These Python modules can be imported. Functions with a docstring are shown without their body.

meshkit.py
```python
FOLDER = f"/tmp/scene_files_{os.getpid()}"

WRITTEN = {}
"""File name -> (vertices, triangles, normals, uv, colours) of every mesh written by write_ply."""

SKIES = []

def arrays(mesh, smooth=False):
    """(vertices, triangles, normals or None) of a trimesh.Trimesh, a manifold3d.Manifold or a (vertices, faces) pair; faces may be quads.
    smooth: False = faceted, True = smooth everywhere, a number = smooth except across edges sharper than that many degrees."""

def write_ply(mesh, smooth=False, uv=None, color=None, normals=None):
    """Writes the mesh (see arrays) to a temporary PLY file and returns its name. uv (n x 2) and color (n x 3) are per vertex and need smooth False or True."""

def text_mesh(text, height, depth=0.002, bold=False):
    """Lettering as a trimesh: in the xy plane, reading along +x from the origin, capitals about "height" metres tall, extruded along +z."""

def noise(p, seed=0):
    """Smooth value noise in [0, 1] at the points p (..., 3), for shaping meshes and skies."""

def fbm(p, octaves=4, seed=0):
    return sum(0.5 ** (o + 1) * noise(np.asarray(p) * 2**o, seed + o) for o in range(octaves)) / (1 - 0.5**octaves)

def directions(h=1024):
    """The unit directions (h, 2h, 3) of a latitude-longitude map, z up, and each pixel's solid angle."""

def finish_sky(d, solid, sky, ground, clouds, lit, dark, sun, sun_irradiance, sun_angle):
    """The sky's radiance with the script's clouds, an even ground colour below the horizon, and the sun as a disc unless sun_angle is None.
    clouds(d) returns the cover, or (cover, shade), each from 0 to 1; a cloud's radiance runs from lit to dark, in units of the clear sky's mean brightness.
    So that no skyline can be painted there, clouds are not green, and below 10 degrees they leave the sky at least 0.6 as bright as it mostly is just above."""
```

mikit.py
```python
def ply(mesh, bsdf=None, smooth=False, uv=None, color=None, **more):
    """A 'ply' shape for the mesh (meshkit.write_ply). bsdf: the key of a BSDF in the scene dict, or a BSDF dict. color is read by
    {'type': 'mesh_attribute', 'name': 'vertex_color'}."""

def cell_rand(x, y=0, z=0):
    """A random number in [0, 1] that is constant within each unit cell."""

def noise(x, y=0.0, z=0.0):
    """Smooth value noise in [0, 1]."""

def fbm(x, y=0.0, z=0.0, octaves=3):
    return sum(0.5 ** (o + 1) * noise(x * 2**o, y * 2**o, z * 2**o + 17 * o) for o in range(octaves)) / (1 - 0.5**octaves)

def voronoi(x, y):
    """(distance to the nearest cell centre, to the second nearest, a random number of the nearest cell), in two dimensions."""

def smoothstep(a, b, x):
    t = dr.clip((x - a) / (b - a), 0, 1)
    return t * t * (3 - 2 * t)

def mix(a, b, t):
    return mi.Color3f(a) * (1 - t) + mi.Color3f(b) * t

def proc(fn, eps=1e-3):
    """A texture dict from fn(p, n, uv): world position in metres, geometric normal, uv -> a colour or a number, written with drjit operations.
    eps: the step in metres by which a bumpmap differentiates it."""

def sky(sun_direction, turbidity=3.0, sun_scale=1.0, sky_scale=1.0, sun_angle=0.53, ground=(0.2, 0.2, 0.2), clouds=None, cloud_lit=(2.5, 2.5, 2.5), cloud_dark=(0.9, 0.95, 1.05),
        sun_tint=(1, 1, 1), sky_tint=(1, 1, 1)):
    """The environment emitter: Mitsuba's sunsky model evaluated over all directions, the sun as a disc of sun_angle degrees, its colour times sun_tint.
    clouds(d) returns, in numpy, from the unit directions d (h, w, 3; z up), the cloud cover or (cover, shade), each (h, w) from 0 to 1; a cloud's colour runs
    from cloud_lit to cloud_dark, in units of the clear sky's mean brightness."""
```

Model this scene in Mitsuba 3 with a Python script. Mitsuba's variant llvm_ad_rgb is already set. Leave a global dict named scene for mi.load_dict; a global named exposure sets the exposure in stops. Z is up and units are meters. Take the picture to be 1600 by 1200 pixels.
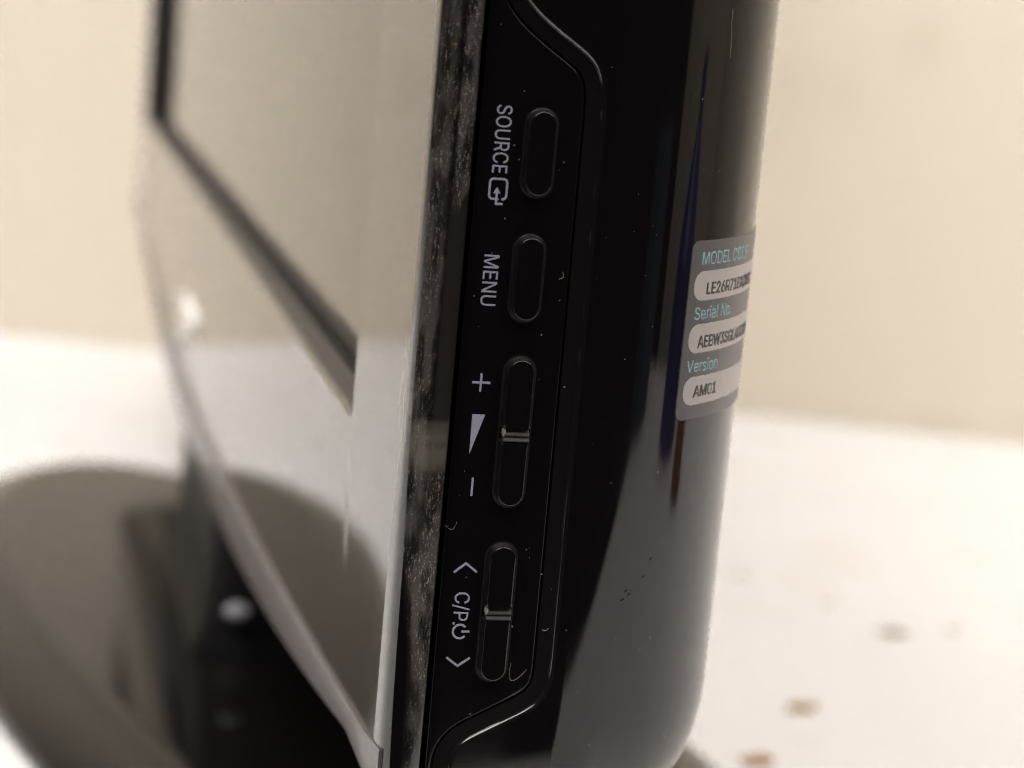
import math, random
import numpy as np
import trimesh, shapely
from shapely.geometry import Polygon, LineString, box, Point
from shapely import affinity
import drjit as dr
import mitsuba as mi
import mikit, meshkit
from mikit import ply, proc, noise, fbm, voronoi, cell_rand, smoothstep, mix

T = mi.ScalarTransform4f
rng = np.random.default_rng(7)
random.seed(7)
MM = 0.001

# ------------------------------------------------------------------ camera
# The set is built in millimetres: x = 0 is the front of the television (which faces -x), y = 0 its right-hand side
# with the buttons (the far side is at y = 660), z = 0 the table top.
CAM = np.array([-45.13, -229.15, 178.0]) * MM
YAW, PITCH, ROLL, FPX = 0.24126, 0.1811, 0.09081, 3162.2
fwd = np.array([math.sin(YAW) * math.cos(PITCH), math.cos(YAW) * math.cos(PITCH), -math.sin(PITCH)])
r0 = np.array([math.cos(YAW), -math.sin(YAW), 0])
u0 = np.cross(r0, fwd)
up = math.cos(ROLL) * u0 - math.sin(ROLL) * r0
scene, labels = {}, {}
scene["camera"] = {
    "type": "thinlens", "to_world": T().look_at(origin=CAM.tolist(), target=(CAM + fwd).tolist(), up=up.tolist()),
    "fov": math.degrees(2 * math.atan(800 / FPX)), "fov_axis": "x", "aperture_radius": 2.1 * MM, "focus_distance": 0.243,
    "near_clip": 0.01, "far_clip": 20.0}
exposure = 0.0


# ------------------------------------------------------------------ lamps
def rgb(*c):
    return {"type": "rgb", "value": list(map(float, c))}


def lamp_at(key, centre, target, w, h, radiance, label, cat):
    """A ceiling or stand lamp: a bright diffuser in a shallow housing."""
    tw = T().look_at(origin=list(centre), target=list(target), up=[0, 1, 0.01]) @ T().scale([w / 2, h / 2, 1])
    scene[key + "__diffuser"] = {"type": "rectangle", "to_world": tw, "emitter": {"type": "area", "radiance": rgb(*radiance)}, "bsdf": {"type": "diffuse", "reflectance": rgb(.6, .6, .6)}}
    frame = Polygon([(-1.06, -1.06), (1.06, -1.06), (1.06, 1.06), (-1.06, 1.06)], [[(-1.001, -1.001), (1.001, -1.001), (1.001, 1.001), (-1.001, 1.001)]])
    m = trimesh.creation.extrude_polygon(frame, 0.06, engine="earcut")
    m.apply_translation([0, 0, -0.05])
    scene[key + "__frame"] = ply(m, {"type": "diffuse", "reflectance": rgb(.7, .7, .7)}, to_world=tw)
    labels[key] = {"label": label, "category": cat}


lamp_at("ceiling_lamp", (0.36, -0.45, 1.55), (0.32, 0.35, 0.1), 3.4, 1.0, (5.5, 5.26, 5.06),
        "long white ceiling lamp running above the whole table", "lamp")
lamp_at("ceiling_lamp_001", (-0.45, 0.12, 1.20), (-0.40, 0.30, 0.0), 0.7, 0.7, (10.2, 9.85, 9.5),
        "square white lamp on the left, in front of the screen", "lamp")
lamp_at("ceiling_lamp_002", (3.0, -0.9, 1.55), (2.5, 0.0, 0.1), 1.2, 1.2, (4.6, 4.46, 4.32),
        "square white lamp farthest to the right", "lamp")

# ------------------------------------------------------------------ materials
def two(d):
    return {"type": "twosided", "bsdf": d}


def principled(base, rough, **kw):
    return two({"type": "principled", "base_color": base if isinstance(base, dict) else rgb(*base), "roughness": rough, **kw})


def wall_color(p, n, uv):
    a = fbm(p.x * 5, p.y * 5, p.z * 5)
    b = smoothstep(.62, .85, fbm(p.x * 17 + 3, p.y * 17, p.z * 11))
    return mix(mix((.71, .64, .53), (.745, .675, .565), a), (.61, .54, .42), .45 * b)


scene["wall_paint"] = {"type": "diffuse", "reflectance": proc(wall_color)}


def table_color(p, n, uv):
    a = fbm(p.x * 14, p.y * 14, 3.0)
    b = smoothstep(.60, .78, fbm(p.x * 38 + 5, p.y * 38, 9.0)) * .5
    return mix(mix((.625, .615, .615), (.66, .65, .65), a), (.56, .52, .45), b * .4)


scene["table_white"] = principled(proc(table_color), .45, specular=.35)
scene["table_edge"] = principled((.35, .28, .2), .6)
def smudge(p):
    return smoothstep(.35, .75, fbm(p.x * 95, p.y * 95, p.z * 60, octaves=3))


scene["gloss_black"] = principled((.0045, .0035, .0042), proc(lambda p, n, uv: .03 + .05 * smudge(p)), specular=.42)
scene["gloss_black_base"] = principled((.005, .004, .004), .05, specular=.21)
scene["gloss_edge"] = principled((.007, .006, .0065), .10, specular=1.0)
scene["neck_black"] = principled((.005, .0045, .005), .5, specular=.12)
scene["knob_grey"] = principled((.30, .30, .33), .28, specular=.6)
scene["satin_black"] = principled((.008, .007, .008), .22, specular=.5)
scene["trim_black"] = principled((.026, .022, .021), .42, specular=.5)
scene["groove_black"] = principled((.004, .004, .004), .6, specular=.2)
scene["screen_glass"] = principled((.012, .011, .011), .06, specular=.6)
scene["print_grey"] = principled((.225, .225, .285), .55, specular=.3)
scene["label_silver"] = principled((.062, .060, .063), .35, specular=.5)
scene["label_pill"] = principled((.30, .275, .265), .45)
scene["label_teal"] = principled((.17, .30, .315), .5)
scene["label_ink"] = principled((.02, .018, .018), .5)
scene["chrome"] = principled((.82, .80, .78), .35, specular=.5)
scene["trim_satin"] = principled((.040, .032, .037), .27, specular=.5)
scene["dust_pale"] = principled((.24, .21, .17), .9, specular=.2)
scene["chip_pale"] = principled((.40, .36, .28), .8)
scene["chip_tan"] = principled(proc(lambda p, n, uv: mix((.22, .10, .015), (.32, .165, .035), fbm(p.x * 900, p.y * 900, p.z * 900))), .8)
scene["chip_grey"] = principled(proc(lambda p, n, uv: mix((.17, .12, .065), (.25, .19, .115), fbm(p.x * 900, p.y * 900, p.z * 900))), .8)


def dust(p):
    """(film, flecks) of dust caught on the near rounded edge of the front frame: streaks along the edge, cleaner at the very bottom."""
    x, y, z = p.x * 1000, p.y * 1000, p.z * 1000
    wob = noise(z * .9, 3.3)
    side = smoothstep(2.4, .9, y + .8 * noise(z * .8, 1.7))
    upper = smoothstep(118, 132, z)
    band_a = smoothstep(-.9, -.2, x) * smoothstep(1.9, 1.0, x - .5 * wob)
    band_b = smoothstep(1.9, 2.3, x) * smoothstep(4.2, 3.8, x - .3 * wob) * smoothstep(156, 158, z + 2 * noise(x * 2, 5.0))
    start = 1.9 * smoothstep(116, 98, z)
    whole = smoothstep(start - .6, start + .6, x) * smoothstep(4.35, 3.9, x - .25 * noise(z * 2.2, 9.1))
    fade = .35 + .65 * smoothstep(91, 108, z)
    zone = dr.lerp(whole, dr.maximum(band_a, band_b), upper) * fade
    cloud = smoothstep(.25, .65, fbm(x * 1.1, z * .28, y * .6, octaves=4))
    soft = smoothstep(1.7, 2.3, x) * smoothstep(4.3, 4.0, x) * smoothstep(116, 121, z) * smoothstep(158, 155, z)
    film = side * dr.maximum(zone * (.25 + .75 * cloud), .40 * soft)
    fl = noise(x * 8.5 + 3, z * 2.2 + 1.2 * noise(x * 3, z * .8), y * 5)
    fl2 = noise(x * 19, z * 6.5, y * 12)
    flecks = side * zone * .85 * smoothstep(.58, .82, .5 * fl + .5 * fl2) * (.3 + .7 * smoothstep(.3, .6, fbm(x * .8, z * .35, 2.0)))
    return dr.clip(film, 0, 1), dr.clip(flecks, 0, 1)


def smear(p):
    """A greasy vertical smear and some stains on the flat front of the frame."""
    y, z = p.y * 1000, p.z * 1000
    a = dr.exp(-dr.square((y - 40 - (z - 110) * .25) / 1.6)) * smoothstep(99, 106, z) * smoothstep(118, 113, z)
    b = smoothstep(.52, .72, fbm(y * .9, z * .35, 4.0)) * smoothstep(9, 5, y) * smoothstep(122, 126, z) * smoothstep(140, 134, z)
    return dr.clip(.8 * a + .55 * b, 0, 1)


def bezel_color(p, n, uv):
    film, fl = dust(p)
    c = mix((.0045, .0035, .0042), (.034, .028, .024), film)
    c = mix(c, (.11, .095, .08), smear(p))
    return mix(c, mix((.15, .138, .125), (.27, .22, .14), smoothstep(.72, .9, noise(p.x * 2500, p.z * 1300, 3.0))), fl)


def bezel_rough(p, n, uv):
    film, fl = dust(p)
    return dr.clip(.03 + .42 * film + .2 * fl + .22 * smear(p), 0, 1)


scene["gloss_bezel"] = two({"type": "principled", "base_color": proc(bezel_color), "roughness": proc(bezel_rough), "specular": .85})


# ------------------------------------------------------------------ helpers
def add(key, mesh, bsdf, smooth=False, label=None, cat=None, group=None, kind=None, **kw):
    assert key not in scene, key
    if isinstance(mesh, trimesh.Trimesh):
        mesh = mesh.copy()
        mesh.apply_scale(MM)
    else:
        mesh = (np.asarray(mesh[0], float) * MM, mesh[1])
    scene[key] = ply(mesh, bsdf, smooth, **kw)
    d = {k: v for k, v in (("label", label), ("category", cat), ("group", group), ("kind", kind)) if v}
    if d:
        labels[key] = d


def numbered(key):
    if key not in scene:
        return key
    k = 1
    while f"{key}_{k:03d}" in scene:
        k += 1
    return f"{key}_{k:03d}"


def resample(line, step, closed=True):
    """Points along a polyline, about step apart, keeping its corners reasonably."""
    ls = LineString(np.vstack([line, line[:1]]) if closed else line)
    n = max(8, int(round(ls.length / step)))
    d = np.arange(n) / n * ls.length if closed else np.linspace(0, ls.length, n + 1)
    return np.array([ls.interpolate(t).coords[0] for t in d])


def normals_in(pts, closed=True):
    """Unit normals to the left of the way (inward for a counter-clockwise outline)."""
    if closed:
        t = np.roll(pts, -1, 0) - np.roll(pts, 1, 0)
    else:
        t = np.gradient(pts, axis=0)
    t /= np.maximum(np.linalg.norm(t, axis=1, keepdims=True), 1e-12)
    return np.stack([-t[:, 1], t[:, 0]], 1)


def strip(n, rings, closed=True, base=0):
    f = []
    m = n if closed else n - 1
    for r in range(rings - 1):
        a = base + r * n + np.arange(m)
        b = base + r * n + (np.arange(m) + 1) % n
        f += [np.stack([a, b, b + n], 1), np.stack([a, b + n, a + n], 1)]
    return np.vstack(f)


def fill(outer, holes=()):
    """Triangles (points, faces) of a polygon with holes."""
    poly = Polygon(outer, [list(map(tuple, h)) for h in holes])
    return trimesh.creation.triangulate_polygon(poly, engine="earcut")


def ring_solid(outline, profile, to3d, cap=True):
    """A raised or sunk shape: the outline moved inward by each inset of the profile at each height; the last ring is filled."""
    pts = np.asarray(outline, float)
    nin = normals_in(pts)
    rings = [pts + nin * d for d, _ in profile]
    V = [to3d(r[:, 0], r[:, 1], np.full(len(r), h)) for r, (_, h) in zip(rings, profile)]
    F = [strip(len(pts), len(rings))]
    at = sum(map(len, V))
    if cap:
        v, f = fill(rings[-1])
        V.append(to3d(v[:, 0], v[:, 1], np.full(len(v), profile[-1][1])))
        F.append(f + at)
    m = trimesh.Trimesh(np.vstack(V), np.vstack(F), process=False)
    m.merge_vertices()
    return m


def ccw(poly):
    return np.array(shapely.geometry.polygon.orient(poly, 1.0).exterior.coords)[:-1]


# ------------------------------------------------------------------ wall and table (both parallel, 19 degrees to the television)
WA = math.atan(-.352)
wd = np.array([math.cos(WA), math.sin(WA)])          # along the wall
wn = np.array([-wd[1], wd[0]])                        # away from the camera
W0 = np.array([-57.5, 791.0])                         # a point of the wall's foot
E0 = np.array([93.0, -231.0])                         # a point of the table's near edge
depth = float((W0 - E0) @ wn)


def quad_mesh(pts3, nu=1):
    return (np.array(pts3, float), np.array([[0, 1, 2], [0, 2, 3]]))


def along(s, t, z):
    q = W0 + wd * s - wn * t
    return [q[0], q[1], z]


wall = trimesh.creation.box([5200, 80, 2600])
M4 = np.eye(4)
M4[:2, 0], M4[:2, 1] = wd, wn
c = W0 + wd * 300 + wn * 40
M4[:3, 3] = [c[0], c[1], 1300 - 760]
wall.apply_transform(M4)
side = trimesh.creation.box([80, 1100, 2600])
MS = np.eye(4)
MS[:3, :3] = M4[:3, :3]
c = W0 + wd * 2860 - wn * 551
MS[:3, 3] = [c[0], c[1], 1300 - 760]
side.apply_transform(MS)
add("wall_right", side, "wall_paint", kind="structure", label="cream side wall beyond the right end of the table")
add("wall", wall, "wall_paint", kind="structure", label="plain cream painted wall behind the white table")

# the table: a rounded slab with a brown edge, and legs (out of view below)
top = box(-1500, 0, 1150, depth - 1.0).buffer(-6).buffer(6)


def table3(x, y, h):
    q = W0[None] + wd[None] * np.asarray(x)[:, None] - wn[None] * (depth - np.asarray(y))[:, None]
    return np.column_stack([q, h])


outline = resample(ccw(top), 12)
add("table__top", ring_solid(outline, [(2.5, -26), (0, -24), (0, -2), (.6, -.6), (2, 0)], table3), "table_white", 40)
leg = trimesh.creation.box([60, 60, 730])
for sx, sy in ((-1420, 70), (1070, 70), (-1420, depth - 80), (1070, depth - 80)):
    l = leg.copy()
    q = table3(np.array([sx]), np.array([sy]), np.array([-27 - 365]))[0]
    l.apply_transform(M4 @ np.linalg.inv(trimesh.transformations.translation_matrix([0, 0, 0])) if False else np.block([[M4[:3, :3], q[:, None]], [np.zeros((1, 3)), np.ones((1, 1))]]))
    add(numbered("table__leg"), l, "table_edge")
labels["table"] = {"label": "white table under the black television, its top chipped and speckled", "category": "table"}

# ------------------------------------------------------------------ television: front frame
TV = "television"
W, Y0, Y1, ZS, ZT = 660.0, 42.0, 618.0, 121.8, 445.8
Z0, KB, TOP, XF = 86.0, 30.0, 486.0, -0.8


def zb(y):
    """Height of the lower edge of the front, which sags in the middle."""
    return np.minimum(Z0 - KB * (1 - ((np.asarray(y, float) - 330) / 330) ** 2), 81.0)


def zu(y):
    """Height of the upper edge of the grey trim along the lower edge."""
    return Z0 - KB * (1 - ((np.asarray(y, float) - 330) / 330) ** 2) + 2.6 + 11.4 * (1 - (np.abs(np.asarray(y, float) - 330) / 330) ** 2.2)


ys = np.linspace(0, W, 121)
face = Polygon(list(zip(ys, zb(ys))) + [(W, TOP - 3), (330, TOP + 6), (0, TOP - 3)]).buffer(-3.6).buffer(3.6, quad_segs=14)
fo = resample(ccw(face), 1.2)                         # (y, z), counter-clockwise seen from... y to the right, z up
hole = box(Y0, ZS, Y1, ZT).buffer(-.8).buffer(.8, quad_segs=6)
ho = resample(ccw(hole), 6.0)
ho = np.array(ccw(hole.segmentize(12)))


def front3(y, z, x):
    return np.column_stack([x, y, z])


prof = [(3.4, 0), (2.6, .02), (1.9, .06), (1.35, .15), (.9, .33), (.55, .62), (.3, 1.05), (.13, 1.6), (.04, 2.3), (0, 3.2), (.0, 4.7), (.12, 4.95), (.5, 5.05), (.9, 5.05)]
nin = normals_in(fo)
low = np.clip((132 - fo[:, 1]) / 24, 0, 1) * np.clip((12 - fo[:, 0]) / 8, 0, 1)
wide = (1 + .75 * low * low * (3 - 2 * low))[:, None]          # the rounding of the near edge widens towards the bottom
V = [front3(*(fo + nin * d * wide).T, np.full(len(fo), XF + h)) for d, h in prof]
F = [strip(len(fo), len(prof))]
hn = normals_in(ho)
hprof = [(-.9, 0), (-.45, .08), (-.15, .3), (0, .75), (0, 1.2)]
at = sum(map(len, V))
V += [front3(*(ho + hn * d).T, np.full(len(ho), XF + h)) for d, h in hprof]
F.append(strip(len(ho), len(hprof), base=at)[:, ::-1])
at = sum(map(len, V))
v2, f2 = fill(fo + nin * prof[0][0] * wide, [ho + hn * hprof[0][0]])
V.append(front3(v2[:, 0], v2[:, 1], np.full(len(v2), XF)))
F.append(f2 + at)
m = trimesh.Trimesh(np.vstack(V), np.vstack(F), process=False)
m.merge_vertices()
add(TV + "__front_frame", m, "gloss_bezel", 50, label="glossy black front frame with a dusty rounded edge")

# the satin grey crescent of trim along the lower edge, tilted a little downwards
ty = np.linspace(1.4, W - 1.4, 200)
bk = np.where(np.minimum(ty, W - ty) < 9, .45, 2.4)        # how far the strip reaches back under the edge
lo_, hi_ = zb(ty) - .3, zu(ty)
rows = [(hi_, XF + .3), (hi_, XF - .5), (hi_ - .25, XF - .75), (lo_ + .55 * (hi_ - lo_), XF - .6), (lo_ + .4, XF + .15), (lo_, XF + .4), (lo_, XF + bk)]
rows.append((hi_, XF + bk))
tp = np.clip((np.minimum(ty, W - ty) - 1.4) / 10, .1, 1)
V = np.vstack([np.column_stack([XF + (np.zeros(len(ty)) + x - XF) * np.where(np.zeros(len(ty)) + x < XF, tp, 1), ty, z]) for z, x in rows])
nt = len(ty)
F = [strip(nt, len(rows), closed=False)]
a_, b_ = np.arange(nt - 1) + (len(rows) - 1) * nt, np.arange(nt - 1)
F += [np.stack([a_, a_ + 1, b_ + 1], 1), np.stack([a_, b_ + 1, b_], 1)]
for e_, flip in ((0, False), (nt - 1, True)):
    fan = np.array([[e_, e_ + nt * (i + 1), e_ + nt * i] for i in range(1, len(rows) - 1)])
    F.append(fan[:, ::-1] if flip else fan)
add(TV + "__lower_trim", trimesh.Trimesh(V, np.vstack(F), process=False), "trim_satin", 40, label="satin grey strip along the sagging lower edge of the front")

# the ledge that steps down from the frame to the screen, then the screen
ho2 = np.array(ccw(hole.segmentize(12)))
V = [front3(*(ho2 + hn * d).T, np.full(len(ho2), XF + h)) for d, h in [(.02, 1.1), (.1, 3.9), (.25, 4.1), (.5, 4.15)]]
add(TV + "__screen_trim", trimesh.Trimesh(np.vstack(V), strip(len(ho2), len(V))[:, ::-1], process=False), "trim_black", 30, label="dark grey ledge round the screen")
V = [front3(*(ho2 + hn * d).T, np.full(len(ho2), XF + h)) for d, h in [(.45, 4.05), (.5, 6.2), (1.6, 6.25)]]
add(TV + "__screen_gap", trimesh.Trimesh(np.vstack(V), strip(len(ho2), len(V))[:, ::-1], process=False), "groove_black", 30)
sc = trimesh.creation.box([1.2, Y1 - Y0 - .8, ZT - ZS - .8])
sc.apply_translation([XF + 5.85 + .6, 330, (ZS + ZT) / 2])
add(TV + "__screen", sc, "screen_glass", label="dark screen mirroring the cream wall")

# maker's badge and power button on the lower frame (out of focus in the photograph)
bd = LineString([(312, 88), (348, 88)]).buffer(3.0, quad_segs=8)
add(TV + "__badge", ring_solid(resample(ccw(bd), 1.0), [(0, -.5), (0, .7), (.4, 1.1), (1.0, 1.25)], lambda a, b, h: front3(a, b, XF - h)), "chrome", 40, label="small raised silvery badge low on the frame")
pb = Point(358, 76.5).buffer(3.2, quad_segs=10)
add(TV + "__power_button", ring_solid(ccw(pb), [(0, -.5), (0, .6), (.3, .95), (.9, 1.1)], lambda a, b, h: front3(a, b, XF - h)), "chrome", 40, label="small round silvery power button low on the frame")

# ------------------------------------------------------------------ television: back cover
XA, YA = 20.3, -0.8
# plan of the near side, from the button panel round to the back: (radius, turn in degrees)
turns = [(7.0, 6.0), (30.0, 72.0)]
pl = [np.array([XA, YA])]
ang = 0.0
for rad, turn in turns:
    k = int(turn / 1.5)
    for _ in range(k):
        d = math.radians(turn / k)
        a = ang + d / 2
        pl.append(pl[-1] + 2 * rad * math.sin(d / 2) * np.array([math.cos(a), math.sin(a)]))
        ang += d
pl = np.array(pl)
# make the silhouette meet the line of sight that the photograph shows
dir_s = np.array([.3683, 1.0])
nrm = np.array([1.0, -.3683]) / np.hypot(1, .3683)
reach = ((pl - np.array([39.4, 0])) @ nrm).max()
pl_scale = 1 + (-reach) / (((pl - pl[0]) @ nrm).max())
pl = pl[0] + (pl - pl[0]) * pl_scale
end = pl[-1]
a = math.radians(sum(t for _, t in turns))
tail = [end + np.array([math.cos(a), math.sin(a)]) * L for L in (8, 20, 40, 60)]
near = np.vstack([pl, tail])
bx = near[-1, 0] + 14
back = [[bx - 4, near[-1, 1] + 24], [bx, near[-1, 1] + 50]]
half = np.vstack([near, back])
plan = np.vstack([half, half[::-1] * [1, -1] + [0, W]])
NS = len(half)
plan = np.vstack([plan, [[XA, W + .8], [4.9, W + .8]], np.column_stack([np.full(60, 4.9), np.linspace(W, 0, 60)]), [[4.9, YA]]])
# the plan starts at A = (XA, YA) and ends at (4.9, YA): the missing side between them is the flat face with the panel
pn = normals_in(plan)
wgt = np.clip((plan[:, 0] - XA) / 10, 0, 1)
fil = [(math.sin(q), 1 - math.cos(q)) for q in np.linspace(0, math.pi / 2, 9)]
rings = []
ztop = TOP - 4
rings.append(np.column_stack([plan, np.full(len(plan), ztop)]))


def zc(y):
    """Height of the lower edge of the back cover."""
    return 78.0 - 24.0 * (1 - ((np.clip(y, 0, W) - 330) / 330) ** 2)


for s_, c_ in fil:
    inset = 8 * c_ * wgt
    q = plan + pn * inset[:, None]
    zlow = zc(plan[:, 1])
    z = zlow + np.where(wgt > 0, 17 * (1 - s_) * np.clip(wgt * 1.5, 0, 1), 1.2 * (1 - s_))
    rings.append(np.column_stack([q, z]))
n = len(plan)
V = [np.vstack(rings)]
F = [strip(n, len(rings), closed=False)]
at = len(V[0])
v2, f2 = fill(plan + pn * (8 * wgt)[:, None])
V.append(np.column_stack([v2, zc(v2[:, 1])]))
F.append(f2[:, ::-1] + at)
at += len(v2)
v2, f2 = fill(plan)
V.append(np.column_stack([v2, np.full(len(v2), ztop)]))
F.append(f2 + at)
cover = trimesh.Trimesh(np.vstack(V), np.vstack(F), process=False)

# the flat face beside the panel, with the bevel down to the panel
po = np.array([(7.8, 84.5), (7.85, 87.2), (8.05, 88.3), (8.7, 89.5), (9.8, 90.3), (13, 92.0), (16.6, 93.9), (17.9, 94.8), (18.9, 96.0), (19.45, 97.3), (19.65, 99), (19.6, 110),
               (19.5, 136.7), (19.35, 166), (19.25, 169.5), (18.9, 171.3), (18.2, 172.9), (17.0, 174.1), (15.5, 175.1), (13.3, 176.5), (10.9, 178.2), (9.3, 179.7), (8.4, 181.2), (8.0, 183), (8.0, 195)])
po = resample(po, .55, closed=False)
for _ in range(3):
    po[1:-1] = .25 * po[:-2] + .5 * po[1:-1] + .25 * po[2:]
pnl = normals_in(po, closed=False)                     # to the left of the way up: into the panel
flat = np.vstack([po, [[8.0, 196], [4.9, 196], [4.9, ztop], [XA, ztop], [XA, zc(0)], [7.8, zc(0)]]])
v2, f2 = fill(flat)
side_face = trimesh.Trimesh(np.column_stack([v2[:, 0], np.full(len(v2), YA), v2[:, 1]]), f2, process=False)
bev = [(0, 0), (.08, .01), (.22, .05), (.36, .14), (.47, .28), (.54, .46), (1.95, .78), (2.24, .85), (2.30, 1.5), (2.7, 1.5)]
V = [np.column_stack([(po + pnl * d)[:, 0], np.full(len(po), YA + h), (po + pnl * d)[:, 1]]) for d, h in bev]
bevel = trimesh.Trimesh(np.vstack(V), strip(len(po), len(bev), closed=False), process=False)
cover = trimesh.util.concatenate([cover, side_face])
add(TV + "__recess_edge", bevel, "gloss_edge", 35, label="bevelled edge of the recess round the button panel, catching the light")
cover.merge_vertices()
add(TV + "__back_cover", cover, "gloss_black", 35, label="glossy black back cover curving away behind the buttons")

# the panel that carries the buttons
inner = po + pnl * 2.55
inner = inner[(inner[:, 1] > 84.6) & (inner[:, 1] < 195)]
pan = Polygon(np.vstack([inner, [[4.75, 195], [4.75, 84.6]]])).buffer(0)
panel = ring_solid(resample(ccw(pan), .7), [(0, -.6), (0, -.12), (.05, -.04), (.15, 0)], lambda a, b, h: np.column_stack([a, -h, b]))
add(TV + "__control_panel", panel, "gloss_black", 35, label="flat glossy black panel with the buttons and white printing")


def panel3(a, b, h):
    return np.column_stack([a, -h, b])


def pill(cx, z0, z1, r):
    return LineString([(cx, z0 + r), (cx, z1 - r)]).buffer(r, quad_segs=12)


bprof = [(0, -.1), (.0, .02), (.06, .08), (.34, 1.07), (.37, 1.13), (.42, 1.165), (.50, 1.18)]


def button(poly, label, moat):
    o = resample(ccw(poly), .22)
    add(numbered(TV + "__button"), ring_solid(o, bprof, panel3), "satin_button", 40, label=label)


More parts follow.
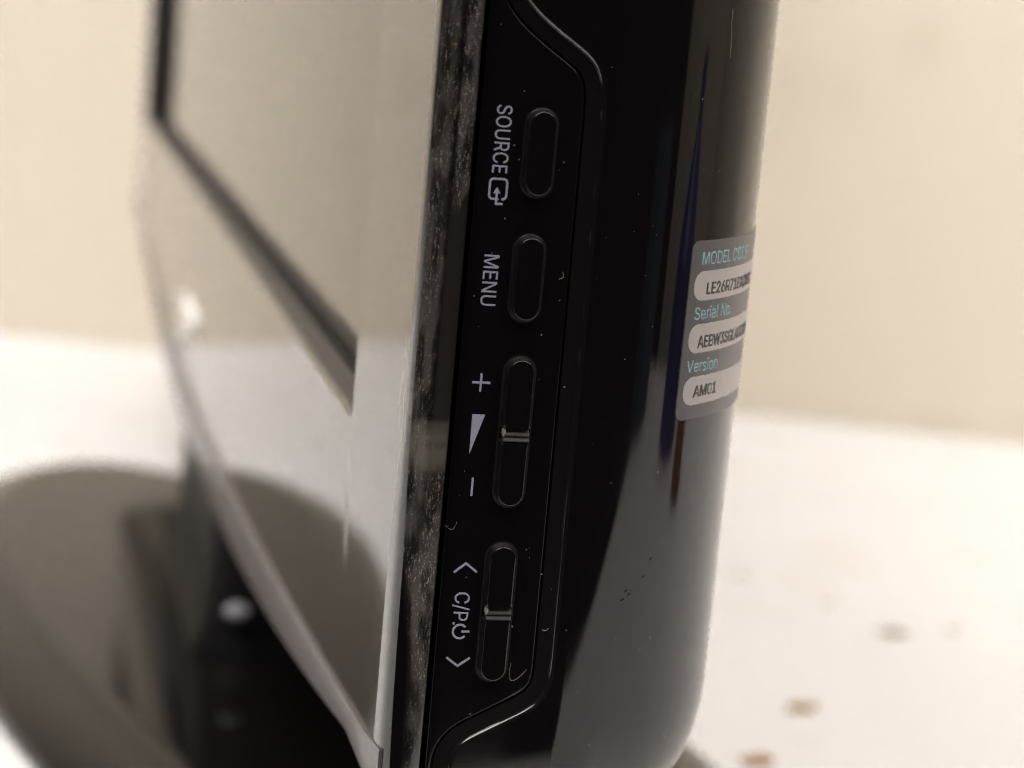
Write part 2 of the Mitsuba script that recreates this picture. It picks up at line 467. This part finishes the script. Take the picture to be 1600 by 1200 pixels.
scene["saddle_grey"] = principled(proc(lambda p, n, uv: mix((.022, .019, .018), (.045, .039, .036), fbm(p.x * 2500, p.z * 2500, p.y * 2500))), .6, specular=.25)
scene["saddle_end"] = principled((.16, .15, .145), .3)
scene["satin_button"] = two({"type": "principled", "base_color": proc(lambda p, n, uv: mix((.0045, .0035, .0042), (.011, .0095, .008), smoothstep(.35, .8, fbm(p.x * 3000, p.z * 900, p.y * 2500)) * smoothstep(-.00118, -.0008, p.y))),
                             "roughness": proc(lambda p, n, uv: .05 + .25 * smoothstep(-.00118, -.0009, p.y)), "specular": .5})
for (cx, z0, z1, split, names) in (
        (12.0, 157.0, 167.4, None, ["top button beside the word SOURCE"]),
        (11.9, 142.3, 152.7, None, ["button beside the word MENU"]),
        (12.05, 119.8, 138.2, 128.75, ["upper half of the volume button beside the plus sign", "lower half of the volume button beside the minus sign"]),
        (11.9, 97.9, 115.4, 106.65, ["upper half of the channel button beside the upward chevron", "lower half of the channel button beside the downward chevron"])):
    r = 1.88
    whole = pill(cx, z0, z1, r)
    # a thin dark gap round the button
    moat = whole.buffer(.17).difference(whole.buffer(.0))
    g = trimesh.creation.extrude_polygon(moat, .06, engine="earcut")
    vv = g.vertices.copy()
    g.vertices = np.column_stack([vv[:, 0], -vv[:, 2] + .01, vv[:, 1]])
    g.invert()
    add(numbered(TV + "__button_gap"), g, "groove_black")
    if split is None:
        button(whole, names[0], moat)
    else:
        button(whole.intersection(box(0, split + .72, 40, 300)), names[0], moat)
        button(whole.intersection(box(0, 0, 40, split - .62)), names[1], moat)
        # the dusty saddle between the two halves: two small slopes that face upwards
        cross = Polygon([(1.0, 0), (1.0, .25), (.80, .42), (.10, .98), (-.02, 1.0), (-.10, .70), (-.22, .72), (-.62, 1.02), (-.75, 1.02), (-.75, 0)])
        g = trimesh.creation.extrude_polygon(cross, 3.1, engine="earcut")
        vv = g.vertices.copy()
        g.vertices = np.column_stack([cx - 1.45 + vv[:, 2], -vv[:, 1], split + vv[:, 0]])
        key = numbered(TV + "__button_saddle")
        add(key, g, "saddle_grey", label="dull grey saddle between two halves of a rocker button")
        e = trimesh.creation.icosphere(subdivisions=3, radius=1)
        e.vertices = e.vertices * [.26, .42, .62] + [cx - 1.42, -.62, split + .38]
        add(key + "__end", e, "saddle_end", True)

# ------------------------------------------------------------------ printing on the panel (reads from top to bottom)
PR = .10


def print_poly(poly, key, label=None, mat="print_grey"):
    parts = [trimesh.creation.extrude_polygon(g, PR + .05, engine="earcut") for g in getattr(poly, "geoms", [poly])]
    g = trimesh.util.concatenate(parts)
    v = g.vertices.copy()
    g.vertices = np.column_stack([v[:, 0], .05 - v[:, 2], v[:, 1]])
    g.invert()
    add(numbered(TV + "__" + key), g, mat, label=label)


def print_text(text, x0, x1, ztop_, zbot_, key, label):
    """Turned a quarter clockwise: the capitals' feet at x0, heads at x1, from ztop_ down to zbot_."""
    m = meshkit.text_mesh(text, 1.0, depth=1.0)
    v = m.vertices
    lo, hi = v.min(0), v.max(0)
    cap = 1.0
    X = x0 + (v[:, 1]) / cap * (x1 - x0)
    Z = ztop_ - (v[:, 0] - lo[0]) / (hi[0] - lo[0]) * (ztop_ - zbot_)
    m.vertices = np.column_stack([X, .05 - v[:, 2] / hi[2] * (PR + .05), Z])
    add(numbered(TV + "__" + key), m, "print_grey", label=label)


print_text("SOURCE", 6.55, 8.35, 167.4, 159.6, "lettering", "the word SOURCE printed in pale grey")
print_text("MENU", 6.55, 8.35, 150.0, 144.0, "lettering", "the word MENU printed in pale grey")
print_text("C/P", 6.6, 8.4, 109.0, 105.45, "lettering", "the letters C/P printed in pale grey")
L = .125


def ln(*pts, w=L):
    return LineString(pts).buffer(w, cap_style="flat", join_style="mitre")


# input symbol: a rounded square, open at its foot, with an arrow pointing in
sq = box(6.45, 156.55, 8.5, 158.9).buffer(-.45).buffer(.45)
ring = sq.exterior.buffer(L * .95)
arrow = shapely.union_all([ring.difference(box(7.62, 156.3, 7.95, 156.9)), ln((7.35, 155.95), (7.35, 157.3)), Polygon([(6.92, 157.2), (7.78, 157.2), (7.35, 157.95)]), ln((7.23, 156.0), (8.15, 156.0))])
print_poly(arrow, "symbol", "small square input symbol with an arrow below SOURCE")
print_poly(shapely.union_all([ln((6.4, 134.8), (8.6, 134.8)), ln((7.45, 133.7), (7.45, 135.9))]), "symbol", "plus sign beside the volume button")
print_poly(Polygon([(6.75, 130.95), (8.3, 130.95), (6.8, 126.1)]), "symbol", "pale volume wedge between plus and minus")
print_poly(ln((7.5, 123.25), (7.5, 121.0)), "symbol", "minus sign beside the volume button")
print_poly(ln((6.2, 111.5), (7.6, 112.65), (9.0, 111.6)), "symbol", "upward chevron beside the channel button")
print_poly(ln((6.2, 100.8), (7.65, 99.75), (9.1, 100.8)), "symbol", "downward chevron beside the channel button")
print_poly(box(6.58, 104.98, 6.84, 105.24), "symbol", "full stop after C/P")
cc = np.array([7.55, 104.1])
arc = LineString([cc + .85 * np.array([math.cos(t), math.sin(t)]) for t in np.radians(np.linspace(40, 320, 40))]).buffer(L, cap_style="flat")
print_poly(shapely.union_all([arc, ln((7.75, 104.1), (8.75, 104.1))]), "symbol", "power symbol after C/P")

# ------------------------------------------------------------------ rating label on the curved side
seg = np.linalg.norm(np.diff(half, axis=0), axis=1)
S = np.concatenate([[0], np.cumsum(seg)])


def on_cover(s, z, h):
    """Distance along the plan of the cover from the panel side, height, distance proud of the surface."""
    s, z, h = (np.asarray(q, float) for q in (s, z, h))
    x, y = np.interp(s, S, half[:, 0]), np.interp(s, S, half[:, 1])
    e = .8
    dx = np.interp(s + e, S, half[:, 0]) - np.interp(s - e, S, half[:, 0])
    dy = np.interp(s + e, S, half[:, 1]) - np.interp(s - e, S, half[:, 1])
    l = np.hypot(dx, dy)
    return np.column_stack([x + dy / l * h, y - dx / l * h, z])


sight = 31.8 + .335 * half[:, 1] - half[:, 0]
i0 = int(np.argmax(sight < 0))
SL = S[i0 - 1] + (S[i0] - S[i0 - 1]) * sight[i0 - 1] / (sight[i0 - 1] - sight[i0])     # the label's left edge
ZL = 152.8                                                                              # and its top edge


def bent(poly, h0, h1, key, mat, label=None, step=.5):
    parts = []
    for g in getattr(poly, "geoms", [poly]):
        if g.is_empty:
            continue
        x0, _, x1, _ = g.bounds
        for a in np.arange(math.floor(x0 / step) * step, x1, step):     # cut in narrow strips so that it follows the curve
            c = g.intersection(box(a, -100, a + step, 100))
            for q in getattr(c, "geoms", [c]):
                if q.geom_type == "Polygon" and q.area > 1e-6:
                    v, f = trimesh.creation.triangulate_polygon(q, engine="earcut")
                    parts.append(trimesh.Trimesh(np.column_stack([v, np.zeros(len(v))]), f, process=False))
        o = resample(ccw(g.simplify(.01)), .25)
        k = len(o)
        w = np.vstack([np.column_stack([o, np.zeros(k)]), np.column_stack([o, -np.ones(k)])])
        parts.append(trimesh.Trimesh(w, strip(k, 2)[:, ::-1], process=False))
    m = trimesh.util.concatenate(parts)
    v = m.vertices
    m.vertices = on_cover(SL + v[:, 0], ZL + v[:, 1] + .028 * v[:, 0], np.where(v[:, 2] < -.5, h0, h1))
    add(numbered(key), m, mat, label=label)


LB = TV + "__rating_label"
sheet = box(0, -22.3, 34, 0).buffer(-1.2).buffer(1.2, quad_segs=8)
bent(sheet, -.2, .18, LB, "label_silver", label="grey rating sticker wrapped round the curved side")


def flat_text(text, x, base, cap, width=None, bold=False):
    m = meshkit.text_mesh(text, cap, depth=.1, bold=bold)
    sec = m.section(plane_origin=[0, 0, .05], plane_normal=[0, 0, 1])
    p2, tf = sec.to_2D() if hasattr(sec, "to_2D") else sec.to_planar()
    g = shapely.union_all(p2.polygons_full)
    tf = np.asarray(tf)
    g = affinity.affine_transform(g, [tf[0, 0], tf[0, 1], tf[1, 0], tf[1, 1], tf[0, 3], tf[1, 3]])
    x0, _, x1, _ = g.bounds
    kx = 1 if width is None else width / (x1 - x0)
    return affinity.affine_transform(g, [kx, 0, 0, 1, x - x0 * kx, base])


def pill_row(z0, z1, x0, x1):
    return box(x0, z1, x1, z0).buffer(-1.7).buffer(1.7, quad_segs=8)


for z0, z1 in ((-3.75, -7.4), (-10.35, -13.95), (-16.95, -20.5)):
    bent(pill_row(z0, z1, .85, 31), .08, .25, LB + "__white_field", "label_pill")
for txt, x, base, cap, width, bold, mat in (
        ("MODEL CODE", 1.9, -2.95, 1.55, 12.0, False, "label_teal"), ("LE26R71BX/XEC", 3.3, -6.65, 1.42, 14.5, True, "label_ink"),
        ("Serial No.", 1.5, -9.75, 1.55, 8.6, False, "label_teal"), ("AEBW3SGLA00129", 2.6, -13.3, 1.45, 16.5, True, "label_ink"),
        ("Version", 1.1, -16.3, 1.5, 6.6, False, "label_teal"), ("AM01", 2.8, -19.5, 1.4, 5.2, True, "label_ink")):
    bent(flat_text(txt, x, base, cap, width, bold), .1, .33 if bold else .27, LB + "__lettering", mat)

# ------------------------------------------------------------------ stand: oval foot and neck
BX, BY, BA, BB, BN, BT = 27.0, 272.0, 79.0, 216.0, 2.18, 0.257
th = np.linspace(0, 2 * math.pi, 400, endpoint=False)
ell = np.column_stack([BA * np.sign(np.cos(th)) * np.abs(np.cos(th)) ** (2 / BN), BB * np.sign(np.sin(th)) * np.abs(np.sin(th)) ** (2 / BN)])
ell = resample(ell @ np.array([[math.cos(BT), math.sin(BT)], [-math.sin(BT), math.cos(BT)]]) + [BX, BY], 4.0)
bp = [(4, .4), (1, 1.0), (0, 2.2), (.2, 3.6), (1.2, 5.6), (4, 8.2), (8, 10.2), (12, 11.4), (14.5, 11.9), (16, 12.3), (17, 12.9), (18.5, 13.2), (22, 13.4)]
base = ring_solid(ell, bp, lambda a, b, h: np.column_stack([a, b, h]))
add(TV + "__stand_base", base, "gloss_black_base", 40, label="glossy black oval foot with a rounded rim")
nk = box(1, 252, 66, 374).buffer(-12).buffer(12, quad_segs=10)
neck = ring_solid(resample(ccw(nk), 2.0), [(-3, 12.5), (-2.4, 15.5), (-1, 18.5), (.5, 24), (1, 34), (1, 80)], lambda a, b, h: np.column_stack([a, b, h]))
add(TV + "__stand_neck", neck, "neck_black", 40, label="black neck carrying the television above its foot")
kn = trimesh.creation.icosphere(subdivisions=3, radius=1)
kn.vertices = kn.vertices * [3.2, 3.0, 2.2] + [9.0, 252, 27.0]
add(TV + "__neck_knob", kn, "knob_grey", True, label="small shiny grey knob on the neck")
labels[TV] = {"label": "glossy black flat television seen along its screen, buttons on the near side", "category": "television"}


# ------------------------------------------------------------------ chips lying on the table
def chip(x, y, lx, ly, h, rot, mat, label):
    k = 14
    t = np.linspace(0, 2 * math.pi, k, endpoint=False)
    rr = 1 + rng.uniform(-.22, .22, k)
    o = np.column_stack([np.cos(t) * lx / 2 * rr, np.sin(t) * ly / 2 * rr])
    c_, s_ = math.cos(rot), math.sin(rot)
    o = o @ np.array([[c_, s_], [-s_, c_]]) + [x, y]
    m = ring_solid(o, [(.3, .02), (0, .3 * h), (.12, .75 * h), (.5, h)], lambda a, b, hh: np.column_stack([a, b, hh * (1 + .25 * np.sin(a * 2.1 + b))]))
    add(numbered("wood_chip"), m, mat, label=label, cat="wood chip", group="chips lying on the white table")


chip(164.3, 259.8, 9.2, 5.4, 1.1, .25, "chip_tan", "orange brown chip lying alone low on the white table right of the television")
chip(137.0, 221.0, 8.8, 5.4, 1.1, .2, "chip_tan", "orange brown chip at the very bottom of the photo near the television's foot")
chip(220.0, 327.9, 9.4, 6.0, .9, -.2, "chip_grey", "grey brown chip farther back on the white table, darkest of the grey ones")
chip(191.7, 387.9, 4.2, 4.6, .5, .4, "chip_pale", "faint grey chip nearest the television's back, farthest of all from the camera")
chip(210.4, 357.0, 3.6, 4.0, .5, 1.0, "chip_pale", "faint grey chip between the darkest grey chip and the farthest one")
chip(242.5, 332.3, 5.0, 4.0, .5, .1, "chip_pale", "pale tan chip rightmost on the white table")


# ------------------------------------------------------------------ things at the right-hand end of the table, seen only as streaks in the curved black cover
def lathe(prof, k=40):
    t = np.linspace(0, 2 * math.pi, k, endpoint=False)
    V = np.vstack([np.column_stack([r * np.cos(t), r * np.sin(t), np.full(k, z)]) for r, z in prof])
    return trimesh.Trimesh(V, strip(k, len(prof)), process=False)


def place(m, x, y):
    m = m.copy()
    m.apply_translation([x, y, 0])
    return m


scene["plastic_blue"] = principled((.014, .026, .14), .35)
scene["plastic_orange"] = principled((.20, .085, .015), .4)
scene["card_teal"] = principled((.018, .065, .09), .6)
add("bottle__body", place(lathe([(.1, 0), (52, .2), (56, 4), (56, 70), (52, 88), (34, 116), (15, 138), (12, 146), (12, 150)]), 640, -180), "plastic_blue", 40)
add("bottle__cap", place(lathe([(14.5, 148), (14.5, 168), (13, 170), (.1, 170)]), 640, -180), "plastic_blue", 40)
labels["bottle"] = {"label": "blue bottle right of the photo, mirrored as a blue streak in the curved cover", "category": "bottle"}
add("jar__body", place(lathe([(.1, 0), (26, .2), (28, 3), (28, 50), (25, 56), (22, 58)]), 560, -62), "plastic_orange", 40)
add("jar__lid", place(lathe([(24, 57), (24, 70), (22.5, 71.5), (.1, 71.5)]), 560, -62), "plastic_orange", 40)
labels["jar"] = {"label": "orange jar right of the photo, mirrored as an amber streak beside the label", "category": "jar"}
bxm = box(-45, -30, 45, 30).buffer(-2).buffer(2, quad_segs=4)
add("carton__body", place(ring_solid(resample(ccw(bxm), 4), [(.5, 0), (0, .6), (0, 129), (.6, 130)], lambda a, b, h: np.column_stack([a, b, h])), 560, -390), "card_teal", 40)
add("carton__flap", place(trimesh.creation.box([88, 28, .8], transform=trimesh.transformations.translation_matrix([0, 15, 131])), 560, -390), "card_teal")
labels["carton"] = {"label": "teal carton right of the photo, mirrored as a dim streak in the cover", "category": "carton"}


# ------------------------------------------------------------------ specks of dust, hairs and a scratch on the glossy side
def speck(a, b, la, lb, rot, on):
    """A flat irregular flake lying on the panel side (on gives its place in space)."""
    k = 7
    t = np.linspace(0, 2 * math.pi, k, endpoint=False)
    rr = 1 + rng.uniform(-.35, .35, k)
    o = np.column_stack([np.cos(t) * la * rr, np.sin(t) * lb * rr])
    c_, s_ = math.cos(rot), math.sin(rot)
    o = o @ np.array([[c_, s_], [-s_, c_]]) + [a, b]
    v = np.vstack([on(o[:, 0], o[:, 1], np.full(k, .10)), on(np.array([a]), np.array([b]), np.array([.15]))])
    return trimesh.Trimesh(v, [[i, (i + 1) % k, k] for i in range(k)], process=False)


def on_any(a, b, h):
    """Panel coordinates (x to the right, height) continued round the curved cover."""
    a = np.asarray(a, float)
    c_ = on_cover(np.maximum(a - XA, 0), b, h)
    lift = np.where(a < 17.2, 0.0, np.where(a < 19.4, -.3, YA))
    f_ = np.column_stack([a, lift - np.asarray(h), b])
    return np.where((a > XA)[:, None], c_, f_)


parts = []
for _ in range(85):
    a, b = rng.uniform(5.2, 40), rng.uniform(86, 180)
    r = .03 + .055 * rng.random() ** 3
    parts.append(speck(a, b, r * rng.uniform(1, 2.0), r, rng.uniform(0, 3.14), on_any))
for a, b, ln_, cur, tilt in ((14.9, 98.9, 2.2, .9, -.4), (10.2, 88.4, 2.0, .35, .75), (18.1, 104.6, .8, .3, .2), (5.4, 117.2, 1.5, .5, .3), (16.1, 148.0, .9, .4, 1.2)):     # hairs
    t = np.linspace(-.5, .5, 13)
    hx, hz = ln_ * t, ln_ * cur * (4 * t * t - .5)
    c_, s_ = math.cos(tilt), math.sin(tilt)
    hx, hz = a + hx * c_ - hz * s_, b + hx * s_ + hz * c_
    nn = normals_in(np.column_stack([hx, hz]), closed=False) * .022
    v = np.vstack([on_any(hx - nn[:, 0], hz - nn[:, 1], np.full(13, .1)), on_any(hx, hz, np.full(13, .14)), on_any(hx + nn[:, 0], hz + nn[:, 1], np.full(13, .1))])
    parts.append(trimesh.Trimesh(v, strip(13, 3, closed=False), process=False))
add(TV + "__dust", trimesh.util.concatenate(parts), "dust_pale", kind="stuff", label="pale specks of dust and short hairs on the black side")
parts = []
for i in range(16):                                                         # a broken scratch near the top of the curved cover
    parts.append(speck(36.2 + .035 * i + rng.normal(0, .05), 180.5 - .36 * i, .03 + .03 * rng.random(), .2, rng.normal(0.1, .1), on_any))
add(TV + "__scratch", trimesh.util.concatenate(parts), "dust_pale", label="pale broken scratch near the top of the curved side")
parts = []
for a, b in ((28.4, 109.4), (28.9, 108.9), (30.9, 111.0), (31.9, 113.2), (28.0, 108.3)):
    parts.append(speck(a, b, .28, .10, .5, on_any))
add(TV + "__spot", trimesh.util.concatenate(parts), "groove_black", label="few dull dark spots low on the curved side")
